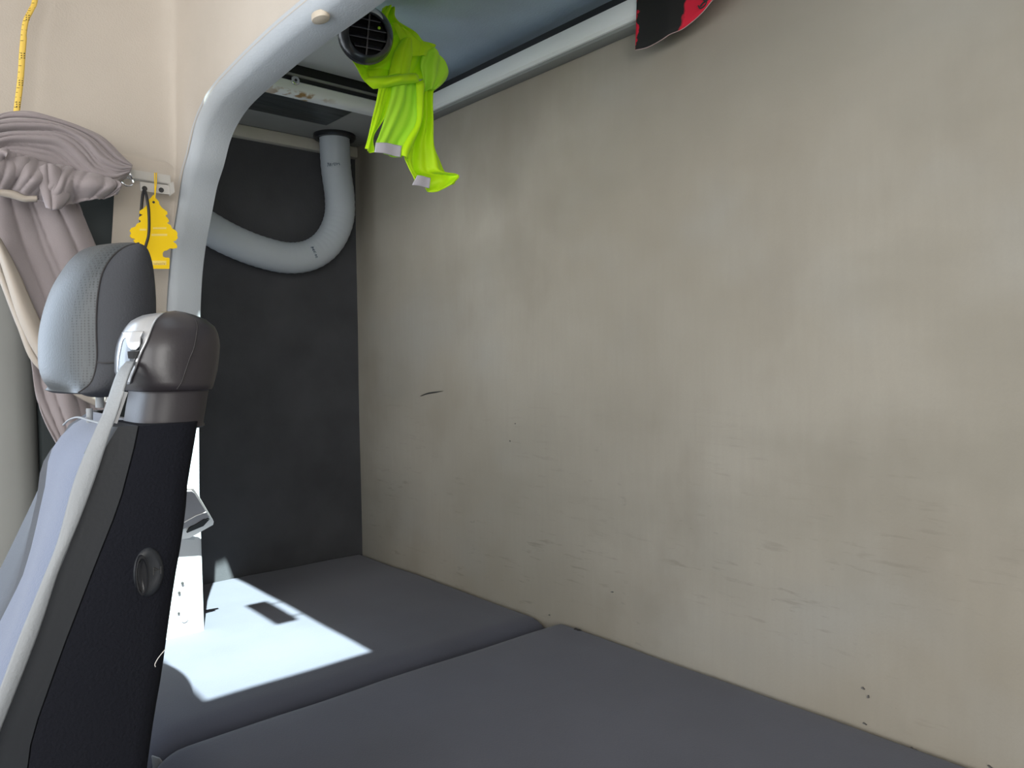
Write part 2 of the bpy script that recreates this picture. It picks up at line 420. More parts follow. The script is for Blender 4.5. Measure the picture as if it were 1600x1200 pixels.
box(bm, -.985, -.27, -1.25, .0415, 1.951, 1.985); loft(bm, [[Vector((x, y, z)) for x, y in ((-.985, .03), (-.70, .03), (-.70, .0415), (-.76, .12), (-.80, .20), (-.87, .25), (-.90, .28), (-.906, .315), (-.985, .32))] for z in (1.951, 1.985)]); box(bm, -.27, .8, -1.25, .304, 1.951, 1.985); box(bm, -1.36, -.985, -1.25, .34, 1.96, 1.985)  # filled hatch corner added to keep sun off the curtain and freshener
box(bm, -1.36, .8, .304, .46, 1.962, 1.985)
o = finish('ceiling', bm, M['headliner']); struct(o, 'cab ceiling with the roof hatch')
# hatch rim with its handle
bm = bmesh.new(); 
for b_ in ((-.985, -.945, .20, .355), (-.271, -.25, .0, .355), (-.70, -.26, 0, .0415), (-.97, -.26, .310, .355)): box(bm, *b_, 1.94, 1.99, r=.004)
o = finish('window_1', bm, M['trimlip']); struct(o, 'roof hatch')
hh = boxobj('handle', M['blackplastic'], o, -.65, -.51, .245, .287, 1.95, 1.962, r=.004)
for hx_ in (-.625, -.535): boxobj('handle_post', M['blackplastic'], hh, hx_ - .0015, hx_ + .0015, .283, .32, 1.9545, 1.9575)

# rest of the shell (lets daylight in through the windscreen and door windows)
def wall_with_hole(name, axis, at, a0, a1, z0, z1, ha0, ha1, hz0, hz1, m, th=.03):
    bm = bmesh.new()
    for (p0, p1, q0, q1) in ((a0, ha0, z0, z1), (ha1, a1, z0, z1), (ha0, ha1, z0, hz0), (ha0, ha1, hz1, z1)):
        if p1 - p0 < .002 or q1 - q0 < .002: continue
        if axis == 'X': box(bm, at, at + th, p0, p1, q0, q1)
        else: box(bm, p0, p1, at, at + th, q0, q1)
    return finish(name, bm, m)
o = wall_with_hole('wall_right', 'X', .76, -1.25, .965, 0, 1.99, -.95, .0, 1.05, 1.75, M['headliner']); struct(o, 'right cab side')
o = wall_with_hole('wall_front', 'Y', -1.28, -1.4, .79, 0, 1.99, -1.25, .7, 1.02, 1.86, M['trim']); struct(o, 'front of the cab')
o = wall_with_hole('door_1', 'X', -1.40, -1.25, .205, 0, 1.68, -.95, .04, 1.05, 1.62, M['columntrim']); struct(o, 'left cab door')
o = boxobj('floor', M['carpet'], None, -1.66, .79, -1.28, .965, -.03, 0); struct(o, 'cab floor')
# bunk base under the mattresses
o = boxobj('bunk_base', M['panel'], None, -1.635, .74, .30, .92, .0, .69, r=.004); tag(o, 'grey bunk base under the mattresses', 'bunk base')
# door frame column and dark seal to the left of the seat
bm = bmesh.new(); rings = []
for k in range(30):
    z = .3 + 1.33 * k / 29
    bow = .012 * math.sin(math.pi * k / 29)
    yr = .205 + .004 * (1 - k / 29) - .0
    rings.append([Vector((x, y, z)) for x, y in ((-1.40, .06), (-1.335 + bow, .06), (-1.322 + bow, .09), (-1.315 + bow, .14), (-1.318 + bow, .175), (-1.328 + bow, yr - .012), (-1.345 + bow, yr), (-1.40, yr))])
loft(bm, rings); o = finish('trim_5', bm, M['columntrim'], ang=50); struct(o, 'pale moulded door pillar column at the left edge')
bm = bmesh.new(); box(bm, -1.42, -1.302, .207, .335, .3, 1.5848); o = finish('trim_6', bm, M['rubber']); struct(o, 'dark door seal behind the curtain')

# lower pillar cover with screws
bm = bmesh.new(); pr = thing('pillar_cover', 'lower pillar cover coloured white for bright sun, between the seat and the black wall', 'pillar cover', (-1.33, .41, .79))
rings = []
for k in range(12):
    z = .74 + .43 * k / 11; x = -1.3355 + (.896 - z) * .02
    rings.append([Vector((x + dx, y, z)) for dx, y in ((-.02, .345), (.0015, .345), (.004, .352), (.004, .437), (.0015, .4425), (-.02, .4435))])
loft(bm, rings); finish('cover', bm, M['pillarlit'], pr)
for (x, y, r) in ((285, 911, .0022), (280, 926, .0022), (279, 958, .002), (288, 966, .006)):
    c = P(x, y, 'X', -1.330)
    bm = bmesh.new(); tube(bm, [c - Vector((.002, 0, 0)), c + Vector((.0022, 0, 0))], r, 14)
    o = finish('screw', bm, M['cardedge'] if r > .005 else M['ink'], pr)

# ------------------------------------------------------------------ storage pocket on the pillar
pk = thing('storage_pocket', 'small grey folded pocket with a white rim on the pillar beside the black wall', 'pocket', tuple(P(305, 840, 'X', -1.30)))
def tilted(bm, pts, off, th):
    f = [P(x, y, 'X', -1.245 - .075 * (y - 763) / 78 + off) for x, y in pts]; loft(bm, [f, [p + Vector((-th, 0, th * .6)) for p in f]])
def prism(bm, pts, X, th, nrm=Vector((-1, 0, 0))):
    f = [P(x, y, 'X', X) for x, y in pts]; loft(bm, [f, [p + nrm * th for p in f]])
bm = bmesh.new(); tilted(bm, [(302, 763), (309, 773), (334, 815), (333, 820), (296, 841), (268, 845), (268, 763)], -.006, .006); finish('back_plate', bm, M['cardedge'], pk)
bm = bmesh.new(); tilted(bm, [(300, 768), (304, 771), (327, 808), (303, 820), (262, 836), (262, 768)], .0, .003); finish('pouch', bm, M['pocket'], pk)
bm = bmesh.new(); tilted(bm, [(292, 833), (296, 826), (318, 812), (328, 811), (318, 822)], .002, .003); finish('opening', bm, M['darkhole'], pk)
bm = bmesh.new(); tube(bm, [P(x, y, 'X', -1.245 - .075 * (y - 763) / 78 + .001) for x, y in ((288, 816), (306, 806), (322, 800))], .0008, 6); finish('seam', bm, M['cardedge'], pk)

# ------------------------------------------------------------------ mattresses
def cushion(name, x0, x1, y0, y1, ztop, h, rl, rr, rb, rf, label, crown=.006):
    """rounded upholstered block; different edge radii left, right, back, front"""
    bm = bmesh.new()
    def axis_pts(a0, a1, ra, rb_, n):
        pts = []
        for k in range(9):
            t = math.pi / 2 * k / 8
            pts.append((a0 + ra * (1 - math.sin(t)), math.cos(t) * 0 + ra * (1 - math.cos(math.pi / 2 - t)) if ra else 0, 0))
        return pts
    nx_, ny_ = 70, 50
    def coord(a0, a1, ra, rb_, n):
        out = []
        for k in range(9): t = k / 8 * math.pi / 2; out.append((a0 + ra * (1 - math.cos(t)), ra * (1 - math.sin(t))))
        for k in range(1, n): u = k / n; out.append((a0 + ra + (a1 - rb_ - a0 - ra) * u, 0))
        for k in range(9): t = k / 8 * math.pi / 2; out.append((a1 - rb_ + rb_ * math.sin(t), rb_ * (1 - math.cos(t))))
        return out
    cx = coord(x0, x1, rl, rr, nx_); cy = coord(y0, y1, rf, rb, ny_)
    rows = []
    for (x, dx) in cx:
        row = []
        for (y, dy) in cy:
            u = (x - x0) / (x1 - x0); v = (y - y0) / (y1 - y0)
            cr = crown * (4 * u * (1 - u)) ** .5 * (4 * v * (1 - v)) ** .5 if crown else 0
            d = (dx ** 2 + dy ** 2) ** .5
            wob = .0022 * noise.noise(Vector((x * 7, y * 7, ztop)))
            row.append(Vector((x, y, ztop - d + cr + wob)))
        rows.append(row)
    # skirts
    full = [[Vector((r[0].x, r[0].y, ztop - h))] + r + [Vector((r[-1].x, r[-1].y, ztop - h))] for r in rows]
    full = [[Vector((p.x, p.y, ztop - h)) for p in full[0]]] + full + [[Vector((p.x, p.y, ztop - h)) for p in full[-1]]]
    grid(bm, full)
    o = finish(name, bm, M['mattress'], ang=80)
    return tag(o, label, 'mattress')
cushion('mattress', -1.637, -.9715, .245, .922, .797, .105, .015, .05, .018, .05, 'dark grey mattress cushion by the black side wall with the sunlit patch')
cushion('mattress', -.9705, .74, .25, .922, .803, .11, .045, .03, .015, .05, 'dark grey mattress cushion in the foreground along the beige wall')
# small black clip on the edge
ck = P(905, 997, 'Y', .914); ck.z = .8015
bm = bmesh.new()
rings = [[Vector((ck.x + s, ck.y - .004 + .005 * math.cos(t) * w, ck.z + .001 + .0028 * math.sin(t) * w)) for t in [2 * math.pi * k / 10 for k in range(10)]] for s, w in ((-.008, .3), (-.005, 1), (0, .8), (.004, 1), (.008, .5))]
loft(bm, rings); o = finish('plastic_clip', bm, M['blackplastic']); tag(o, 'tiny black clip between the front mattress and the beige wall', 'clip')
# webbing strap at the front corner
bm = bmesh.new()
pts = [[P(x, y, 'Z', z) for x, y, z in row] for row in (((238, 1180, .79), (250, 1184, .79)), ((240, 1200, .775), (262, 1200, .775)), ((238, 1225, .755), (275, 1225, .755)))]
grid(bm, [cat(r, 6) for r in pts]); o = finish('strap', bm, M['belt']); s = o.modifiers.new('t', 'SOLIDIFY'); s.thickness = .002
tag(o, 'short grey webbing strap end at the mattress corner by the seat', 'strap')

# ------------------------------------------------------------------ overhead bunk frame
bk = thing('overhead_bunk', 'overhead bunk with white metal rails and blue-grey board underside', 'bunk', (-1.0, .66, 1.762))
def rail_profile_x(bm, x0, x1):      # runs along X, against the rear wall
    prof = [(.926, 1.775), (.915, 1.7655), (.905, 1.763), (.896, 1.764), (.8915, 1.768), (.890, 1.776), (.890, 1.790), (.8915, 1.7945), (.896, 1.797), (.926, 1.797)]
    loft(bm, [[Vector((x, y, z)) for y, z in prof] for x in (x0, x1)])
bm = bmesh.new(); rail_profile_x(bm, -1.385, .7); finish('back_rail', bm, M['rail'], bk)
bm = bmesh.new(); box(bm, -1.385, .7, .9, .9245, 1.7585, 1.765, r=.001); finish('rail_shadow_line', bm, mat('shadow_grey', (.25, .26, .25), .6), bk)  # grey strip stands in for the shadow line under the rail
prof = [(-1.384, 1.772), (-1.380, 1.764), (-1.36, 1.762), (-1.35, 1.763), (-1.344, 1.768), (-1.342, 1.774), (-1.342, 1.782), (-1.345, 1.784), (-1.384, 1.784)]
bm = bmesh.new(); loft(bm, [[Vector((x, y, z)) for x, z in prof] for y in (.46, .905)]); finish('end_rail', bm, M['rail'], bk)
bm = bmesh.new(); box(bm, -1.38, .7, .894, .92, 1.796, 1.807); finish('gasket', bm, M['gasket'], bk)
bm = bmesh.new(); box(bm, -1.38, -1.3465, .46, .9, 1.7835, 1.7925); finish('gasket', bm, M['gasket'], bk)
bm = bmesh.new(); box(bm, -1.38, -1.343, .46, .9, 1.7925, 1.7975, r=.001); finish('seam_strip', bm, M['panel'], bk)
bm = bmesh.new(); box(bm, -1.375, -1.350, .46, .9, 1.797, 1.83); finish('shadow_gap', bm, M['gasket'], bk)  # solid black strip fills the gap in place of its shade
# boards
bm = bmesh.new(); box(bm, -1.38, .72, .456, .922, 1.824, 1.85); finish('board', bm, M['boardblue'], bk)
bm = bmesh.new()
o1 = [P(461, 99, 'Z', 1.812), P(589, 133, 'Z', 1.812), P(640, 142, 'Z', 1.812)]
ln = [Vector((-1.345, .46, 1.815)), Vector((-1.345, .9, 1.815)), Vector((-1.30, .9, 1.815)), Vector((-1.20, .80, 1.815)), Vector((-1.175, .66, 1.815)), Vector((-1.2, .60, 1.815)), Vector((-1.22, .46, 1.815))]
loft(bm, [ln, [p + Vector((0, 0, .012)) for p in ln]]); finish('pale_lining', bm, M['boardpale'], bk)
# bolt on the end rail
bc = P(461, 126, 'X', -1.342)
bm = bmesh.new()
rings = [[bc + Vector((dx, r * math.cos(t), r * math.sin(t))) for t in [2 * math.pi * k / 24 for k in range(24)]] for dx, r in ((-.002, .0085), (.001, .0088), (.003, .0078), (.004, .0055), (.0035, .0028), (.001, .0026))]
loft(bm, rings); bo = finish('bolt', bm, M['chrome'], bk)
bm = bmesh.new(); tube(bm, [bc + Vector((.001, 0, 0)), bc + Vector((.0040, 0, 0))], .0022, 12); finish('socket', bm, M['ink'], bo)

# ------------------------------------------------------------------ hose
hs = thing('heating_hose', 'grey ribbed hose curving down from the overhead board along the black wall', 'hose', (-1.56, .82, 1.5))
HX = -1.585
pth = [P(521, 207, 'Z', 1.776)]
pth = [Vector((-1.575, .838, 1.80)), Vector((-1.575, .838, 1.765))] + [P(x, y, 'X', HX) for x, y in ((525, 262), (531, 310), (529, 345), (513, 378), (486, 398), (450, 403), (405, 393), (360, 375), (318, 352), (270, 325), (220, 295))]
path = cat(pth, 150)
rad = [.0335 + (.0006 if (i % 3 == 0) else 0) for i in range(150)]
bm = bmesh.new(); tube(bm, path, rad, 32); finish('hose', bm, M['pipe'], hs, ang=60)
cc = Vector((-1.575, .838, 1.7700))
bm = bmesh.new()
rings = [[cc + Vector((r * math.cos(t), r * math.sin(t), dz)) for t in [2 * math.pi * k / 40 for k in range(40)]] for dz, r in ((.004, .047), (-.002, .0475), (-.006, .044), (-.006, .036), (.004, .0345))]
loft(bm, rings, False, False); finish('collar', bm, M['blackplastic'], hs)
# smudged blue print on the hose (illegible)
def hose_marks(i0, along, n, seed, spread):
    rnd = random.Random(seed); bm = bmesh.new()
    p = path[i0]; t = _n(path[i0 + 1] - path[i0 - 1])
    view = _n(EYE - p); v = _n(view - t * view.dot(t)); w = _n(t.cross(v))
    for k in range(n):
        a0 = -spread + 2 * spread * k / n
        pts = []
        for q in range(4):
            a_ = a0 + rnd.uniform(0, 2.4 * spread / n); s_ = rnd.uniform(-.0035, .0035)
            pts.append(p + t * s_ + (v * math.cos(a_ + along) + w * math.sin(a_ + along)) * .0342)
        tube(bm, cat(pts, 8), .0005, 5)
    finish('printed_mark', bm, M['blueink'], hs)['label'] = 'smudged blue print'
hose_marks(24, .15, 11, 3, .42)
hose_marks(76, .1, 10, 8, .38)

# ------------------------------------------------------------------ air vent
vt = thing('air_vent', 'round black air vent with a slatted grille under the overhead board', 'vent', tuple(P(571, 55, 'X', -1.0)))
vc = P(571, 56, 'X', -1.0); vd = _n(EYE - vc)
right = R3 @ Vector((1, 0, 0)); upv = R3 @ Vector((0, 1, 0))
axis = _n(vd + right * .16 + upv * .08)
e1 = _n(right - axis * right.dot(axis)); e2 = axis.cross(e1)
def disc_rings(c, prof, n=48): return [[c + axis * d + (e1 * math.cos(t) + e2 * math.sin(t)) * r for t in [2 * math.pi * k / n for k in range(n)]] for d, r in prof]
bm = bmesh.new(); loft(bm, disc_rings(vc, [(-.034, .016), (-.03, .026), (-.02, .035), (-.008, .0395), (.0, .0405), (.008, .0400), (.016, .0372), (.023, .0325), (.027, .0292), (.0275, .0278), (.020, .0275)]), True, False)
finish('housing', bm, M['satinplastic'], vt, ang=60)
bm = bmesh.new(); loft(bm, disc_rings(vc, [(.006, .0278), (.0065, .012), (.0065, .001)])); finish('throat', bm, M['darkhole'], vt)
for k in range(4):
    h = .019 - .0125 * k; hw = math.sqrt(max(.0001, .0272 ** 2 - h * h))
    bm = bmesh.new()
    tilt = -.16
    pts = [[vc + axis * d + e1 * (s * hw) + e2 * (h + o_ + tilt * s * hw) for d, o_ in ((.0245, 0), (.0245, .0009), (.010, .006), (.010, .005))] for s in (-1, -.5, 0, .5, 1)]
    loft(bm, pts); finish('slat', bm, mat('slat_edge', (.06, .065, .08), .35), vt)
bm = bmesh.new(); loft(bm, [[vc + axis * d + e1 * (x + .16 * s) + e2 * s for d, x in ((.024, -.0010), (.024, .0010), (.010, .0010), (.010, -.0010))] for s in (-.027, 0, .027)]); finish('divider', bm, M['blackplastic'], vt)
bm = bmesh.new(); q = vc + axis * .0245 + e1 * .0165 + e2 * .009
loft(bm, [[q + axis * d + (e1 * math.cos(t) + e2 * math.sin(t)) * .0021 for t in [2 * math.pi * k / 12 for k in range(12)]] for d in (-.001, .0012)]); finish('indicator_dot', bm, M['vestgreen'], vt)
bm = bmesh.new(); loft(bm, [[vc + e2 * 0 + Vector((.0, .0, 0)) + axis * d - vd * 0 + (e1 * math.cos(t) + e2 * math.sin(t)) * r + Vector((0, 0, u_)) for t in [2 * math.pi * k / 24 for k in range(24)]] for d, r, u_ in ((-.02, .022, .02), (-.024, .02, .04), (-.026, .02, .052))]); finish('neck', bm, M['blackplastic'], vt)
bm = bmesh.new()
def onhead(a_, d, r): return vc + axis * d + (e1 * math.cos(a_) + e2 * math.sin(a_)) * r
cres = []
for k in range(25):
    a_ = math.radians(42 + 96 * k / 24); w_ = math.sin(math.pi * k / 24) ** .6
    cres.append([onhead(a_, d, r + .0006) for d, r in ((.0262, .0300), (.0262 - .004 * w_, .0300 + .0035 * w_), (.0262 - .010 * w_, .0300 + .0080 * w_), (.0262 - .018 * w_, .0300 + .0106 * w_))])
grid(bm, cres); o = finish('painted_highlight', bm, mat('highlight_grey', (.55, .6, .63), .25, spec=.8), vt, ang=180); s = o.modifiers.new('t', 'SOLIDIFY'); s.thickness = .0008  # pale crescent paints the highlight on top of the housing

# ------------------------------------------------------------------ safety vest
vx = thing('safety_vest', 'fluorescent yellow-green safety vest hanging bunched from the air vent', 'vest', tuple(P(640, 120, 'X', -1.07)))
def crease(t): return abs(math.sin(t)) ** .45
def f_tail(u, v): return .008 * math.sin(v * 9 + u * 1.5) * (.4 + u) + .004 * math.sin(v * 23 + u * 3) - .002
def f_b(u, v): return .011 * crease(v * 5.2 + u * 2.4 + .4) + .008 * crease(v * 3.2 - u * 5.5 + .3 * math.sin(v * 9)) + .003 * math.sin((v + u) * 19) + .006 * math.sin(math.pi * v)
cloth('vest_body', [[(594, 17), (602, 18), (609, 23)], [(585, 30), (602, 34), (615, 43)], [(575, 50), (620, 54), (652, 66)], [(552, 75), (616, 72), (673, 76)], [(545, 92), (614, 92), (664, 84)], [(547, 108), (610, 108), (668, 105)], [(558, 124), (610, 120), (665, 128)], [(572, 139), (620, 131), (660, 128)]], -1.062, M['vest'], vx, (60, 60), f_b)
cloth('rolled_hem', [[(573, 121), (610, 119), (640, 115), (653, 116)], [(570, 126), (605, 125, .012), (635, 121, .012), (655, 121)], [(577, 134), (605, 133, .014), (635, 128, .014), (656, 127)], [(583, 139), (610, 135), (640, 130), (655, 129)]], -1.012, M['vest'], vx, (16, 40), lambda u, v: .003 * math.sin(v * 17) * math.sin(math.pi * u))
cloth('upper_fold', [[(612, 36), (620, 42), (628, 50)], [(618, 52), (636, 57), (655, 67)], [(624, 66), (646, 68), (672, 75)], [(630, 78), (650, 79), (668, 80)], [(634, 90), (652, 90), (664, 88)]], -1.028, M['vest'], vx, (30, 30), lambda u, v: .006 * math.sin(math.pi * v) + .004 * crease(v * 7 + u * 3))
cloth('middle_fold', [[(628, 62), (634, 62), (642, 64)], [(616, 82), (628, 82), (643, 84)], [(611, 100), (624, 100), (640, 102)], [(607, 118), (622, 119), (638, 120)]], -1.022, M['vest'], vx, (30, 24), lambda u, v: .008 * math.sin(math.pi * v) + .003 * crease(v * 6))
cloth('side_fold', [[(660, 80), (670, 79), (681, 85)], [(657, 90), (676, 88), (693, 97)], [(655, 105), (675, 104), (700, 112)], [(660, 122), (675, 122), (697, 124)], [(664, 135), (672, 137), (688, 134)], [(664, 142), (670, 143), (677, 142)]], -1.04, M['vestgreen'], vx, (30, 30), lambda u, v: .012 * math.sin(math.pi * v) + .004 * math.sin(v * 14 + u * 4))
cloth('vest_body', [[(652, 128), (664, 126), (678, 138)], [(654, 150), (664, 150), (676, 160)], [(653, 185), (664, 185), (677, 190)], [(634, 222), (656, 222), (681, 226)], [(628, 244), (655, 248), (690, 249)], [(634, 262), (660, 268), (699, 268)], [(643, 281), (668, 284), (706, 275), (714, 281)], [(644, 289), (670, 294), (684, 299), (700, 290), (714, 286)]], -1.04, M['vest'], vx, (60, 40), f_tail)
def f_l(u, v): return .006 * math.sin(v * 5.5 + .6) + .002 * math.sin(v * 19 + u * 3)
cloth('vest_body', [[(592, 130), (604, 130), (616, 130)], [(586, 160), (597, 160), (611, 150)], [(578, 192), (590, 190), (600, 184)], [(573, 218), (580, 215), (584, 212)], [(569, 233), (576, 236), (586, 238)]], -1.018, M['vest'], vx, (40, 24), f_l)
cloth('vest_panel', [[(612, 129), (635, 127), (655, 125)], [(607, 158), (632, 160), (655, 165)], [(598, 188), (622, 190), (654, 194)], [(589, 214), (610, 216), (641, 216)], [(585, 226), (604, 230), (634, 231)], [(584, 238), (604, 241), (628, 246)]], -1.022, M['vestgreen'], vx, (40, 40), f_l)
cloth('vest_body', [[(650, 130), (658, 130), (664, 132)], [(651, 160), (657, 160), (660, 160)], [(650, 192), (654, 194), (657, 195)], [(636, 216), (641, 219), (646, 222)], [(628, 232), (633, 236), (638, 240)], [(627, 243), (632, 246), (637, 248)]], -1.012, M['vest'], vx, (30, 12), lambda u, v: .005 * math.sin(math.pi * v))
cloth('reflective_strip', [[(587, 223), (607, 224), (628, 227.5)], [(586, 231), (606, 233), (627, 237)], [(585, 238), (605, 241), (626, 245)]], -1.010, M['tapewhite'], vx, (10, 24), lambda u, v: .002 * math.sin(v * 5.5))
cloth('reflective_strip', [[(652, 274), (662, 275.5), (673, 278)], [(648, 281), (660, 283), (672, 286)], [(644, 289), (658, 291), (671, 294)]], -1.020, M['tapewhite'], vx, (10, 20), lambda u, v: .001 * math.sin(v * 5.5))

# ------------------------------------------------------------------ printed sheet tucked behind the rail
bm = bmesh.new(); rows = []
low = cat([(993, 78), (1012, 72), (1038, 61), (1052, 52), (1068, 42), (1100, 18), (1118, -2), (1140, -30)], 40)
SY = .880
for i, q in enumerate(low):
    b0 = P(q.x, q.y, 'Y', SY); top = Vector((b0.x, SY + .006, 1.80 if i < 39 else b0.z + .01))
    rows.append([b0.lerp(top, k / 10) + Vector((0, .003 * math.sin(i * .35) * (1 - k / 10), 0)) for k in range(11)])
grid(bm, rows); ps = finish('printed_sheet', bm, M['redblack'], ang=180)
s = ps.modifiers.new('t', 'SOLIDIFY'); s.thickness = .0012
tag(ps, 'black and red printed sheet hanging below the white rail', 'sheet')
bm = bmesh.new(); tube(bm, [r[0] + Vector((0, -.0002, 0)) for r in rows], .0007, 6); finish('frayed_edge', bm, mat('pinkish_edge', (.45, .33, .32), .8), ps)
bm = bmesh.new()
for loop in ([(1094, 10), (1099, 4), (1104, 3), (1101, 9), (1094, 13), (1091, 9)], [(1097, -2), (1102, 1), (1108, -1)]):
    tube(bm, cat([P(x, y, 'Y', SY - .003) for x, y in loop], 14), .0011, 6)
finish('printed_motif', bm, M['ink'], ps)

# ------------------------------------------------------------------ curtain rail bracket, cord, air freshener, tape
br = thing('curtain_bracket', 'cream metal curtain rail end with a two-hole plate beside the grey arch', 'bracket', tuple(P(240, 300, 'X', -1.212)))
BX = -1.212
bm = bmesh.new(); prism(bm, [(196, 263), (267, 274), (267, 288), (196, 276)], BX, .014); bmesh.ops.bevel(bm, geom=bm.edges[:], offset=.001, segments=2, affect='EDGES'); finish('rail', bm, M['bracket'], br)
bm = bmesh.new(); prism(bm, [(219, 284), (266, 290), (266, 304), (220, 298)], BX + .003, .003); pl = finish('plate', bm, M['bracket'], br)
bm = bmesh.new(); prism(bm, [(265, 286), (271, 284), (273, 300), (267, 305)], BX + .008, .008); finish('end_tab', bm, M['bracket'], br)
for (x, y) in ((226, 294.5), (252, 297)):
    c = P(x, y, 'X', BX + .0032); bm = bmesh.new(); tube(bm, [c - Vector((.002, 0, 0)), c + Vector((.0004, 0, 0))], .0037, 18); finish('hole', bm, M['ink'], pl)

cd = thing('cord', 'thin black cord looped through the bracket hole over the yellow freshener', 'cord', tuple(P(226, 296, 'X', -1.194)))
bm = bmesh.new(); tube(bm, cat([P(x, y, 'X', d) for x, y, d in ((226, 295, -1.210), (223, 305, -1.206), (221, 325, -1.206), (220, 345, -1.208), (220, 385, -1.210))], 24), .0022, 8); finish('cord_back', bm, M['cord'], cd)
bm = bmesh.new(); tube(bm, cat([P(x, y, 'X', d) for x, y, d in ((225, 294, -1.210), (228, 302, -1.194), (232, 325, -1.191), (233, 350, -1.191), (232, 368, -1.191), (228, 383, -1.192), (224, 398, -1.192))], 30), .0020, 8); finish('cord_front', bm, M['cord'], cd)

af = thing('air_freshener', 'yellow tree-shaped card air freshener hanging from the bracket', 'air freshener', tuple(P(240, 312, 'X', -1.200)))
tree = [(420, 385), (447, 425), (470, 450), (474, 475), (500, 510), (522, 525), (548, 545), (550, 568), (530, 582), (552, 605), (565, 628), (560, 645), (545, 650), (580, 672), (592, 700), (630, 722), (645, 745), (642, 768), (648, 790), (630, 815), (602, 824), (630, 845), (643, 868), (638, 886), (600, 892), (575, 888), (545, 908), (518, 912), (505, 935), (508, 965), (530, 975), (560, 975), (572, 985), (568, 1080), (300, 1078), (300, 985), (330, 970), (350, 945), (340, 915), (300, 912), (268, 890), (225, 888), (215, 870), (250, 835), (232, 815), (250, 800), (215, 792), (198, 770), (212, 745), (197, 722), (215, 695), (250, 685), (268, 655), (300, 640), (302, 628), (280, 612), (290, 592), (320, 572), (290, 560), (292, 535), (330, 512), (350, 490), (372, 468), (372, 435), (395, 415)]
FX = -1.200
bm = bmesh.new()
fr = [P(170 + x / 6, 240 + y / 6, 'X', FX) for x, y in tree]
from mathutils.geometry import tessellate_polygon
vv = loft(bm, [fr, [p - Vector((.0022, 0, 0)) for p in fr]], False, False)
for tri in tessellate_polygon([fr]):
    for ring in vv: bm.faces.new([ring[i] for i in tri])
fc = finish('card', bm, M['yellow'], af, ang=20)
c = P(240, 316, 'X', FX + .0001); bm = bmesh.new(); tube(bm, [c - Vector((.002, 0, 0)), c + Vector((.0004, 0, 0))], .0018, 12); finish('hole', bm, M['ink'], fc)
for (x0, x1, y0, y1) in ((415, 540, 690, 708), (290, 350, 705, 722), (400, 548, 752, 772)):
    bm = bmesh.new(); prism(bm, [(170 + x0 / 6, 240 + y0 / 6), (170 + x1 / 6, 240 + y0 / 6), (170 + x1 / 6, 240 + y1 / 6), (170 + x0 / 6, 240 + y1 / 6)], FX + .0003, .0004); finish('faded_print', bm, M['palepatch'], fc)
bm = bmesh.new(); prism(bm, [(170 + x / 6, 240 + y / 6) for x, y in ((400, 1003), (540, 1005), (540, 1045), (400, 1045))], FX + .0003, .0004); lp = finish('faded_label', bm, M['palepatch'], fc)
bm = bmesh.new()
rnd = random.Random(5)
for k in range(11):
    x = 240 + k * 1.75; tube(bm, [P(x, 411 + rnd.uniform(-.8, .4), 'X', FX + .0006), P(x + rnd.uniform(-.6, .9), 413.4, 'X', FX + .0006)], .0003, 4)
finish('worn_lettering', bm, mat('faded_ink', (.5, .36, .12), .7), lp)
bm = bmesh.new()
for dx in (-1.3, 1.6): tube(bm, [P(243 + dx, 270, 'X', BX + .001), P(243 + dx * .8, 285, 'X', BX + .006), P(242, 310, 'X', FX + .001)], .0007, 6)
finish('string', bm, M['yellow'], af)

tp = thing('measuring_tape', 'yellow soft measuring tape hanging above the gathered curtain', 'tape', tuple(P(25, 180, 'X', -1.25)))
tl = cat([(58, -130, 0), (53, -60, 0), (50, 0, 0), (43, 18, .004), (34, 38, .006), (30, 75, .004), (27, 120, .003), (23, 155, .003), (18, 190, .004), (14, 210, .0)], 84)
wd = lambda i: 9.5 if i > 42 else 8.5
rowsT = []
for i, q in enumerate(tl):
    base = P(q.x, q.y, 'X', -1.205); rr = P(q.x + wd(i), q.y + 1, 'X', -1.205)
    rowsT.append([base.lerp(rr, k / 4) + Vector((q.z + .001 * math.sin(math.pi * k / 4), 0, 0)) for k in range(5)])
bm = bmesh.new(); grid(bm, rowsT); o = finish('tape', bm, M['yellowtape'], tp); s = o.modifiers.new('t', 'SOLIDIFY'); s.thickness = .0008
bm = bmesh.new()
for i in range(20, 80, 2):
    a0 = rowsT[i][0] + Vector((.0012, 0, 0)); b0 = rowsT[i][2 if i % 8 else 4] + Vector((.0014, 0, 0))
    if i % 12 < 10: tube(bm, [a0, a0.lerp(b0, .5 if i % 4 else .9)], .0003, 4)
for i in (34, 49, 58, 67):
    for k_ in (1, 3):
        for q_ in range(3):
            c = rowsT[i][k_] + Vector((.0016, 0, .003 * (q_ - 1))); tube(bm, [c, c + Vector((0, .0012, .0008))], .0005, 4)
finish('tick_marks', bm, M['ink'], tp)

# ------------------------------------------------------------------ curtain
cu = thing('curtain', 'mauve-grey curtain gathered in a knot and draped behind the seat', 'curtain', tuple(P(60, 330, 'X', -1.25)))
CX = -1.195
def ridge(t, s=.5): return abs(math.sin(t)) ** s
def crease(t):                     # soft rolls with sharp valleys
    return abs(math.sin(t)) ** .45
def f_up(u, v):
    k = max(0, math.sin(math.pi * v)) ** .5
    w = v + .06 * math.sin(u * 4.5) + .03 * math.sin(u * 11 + v * 6)
    return .026 * k + .013 * crease(w * 10 + .8) * (1 - .55 * u) + .005 * crease(w * 23 + u * 2)
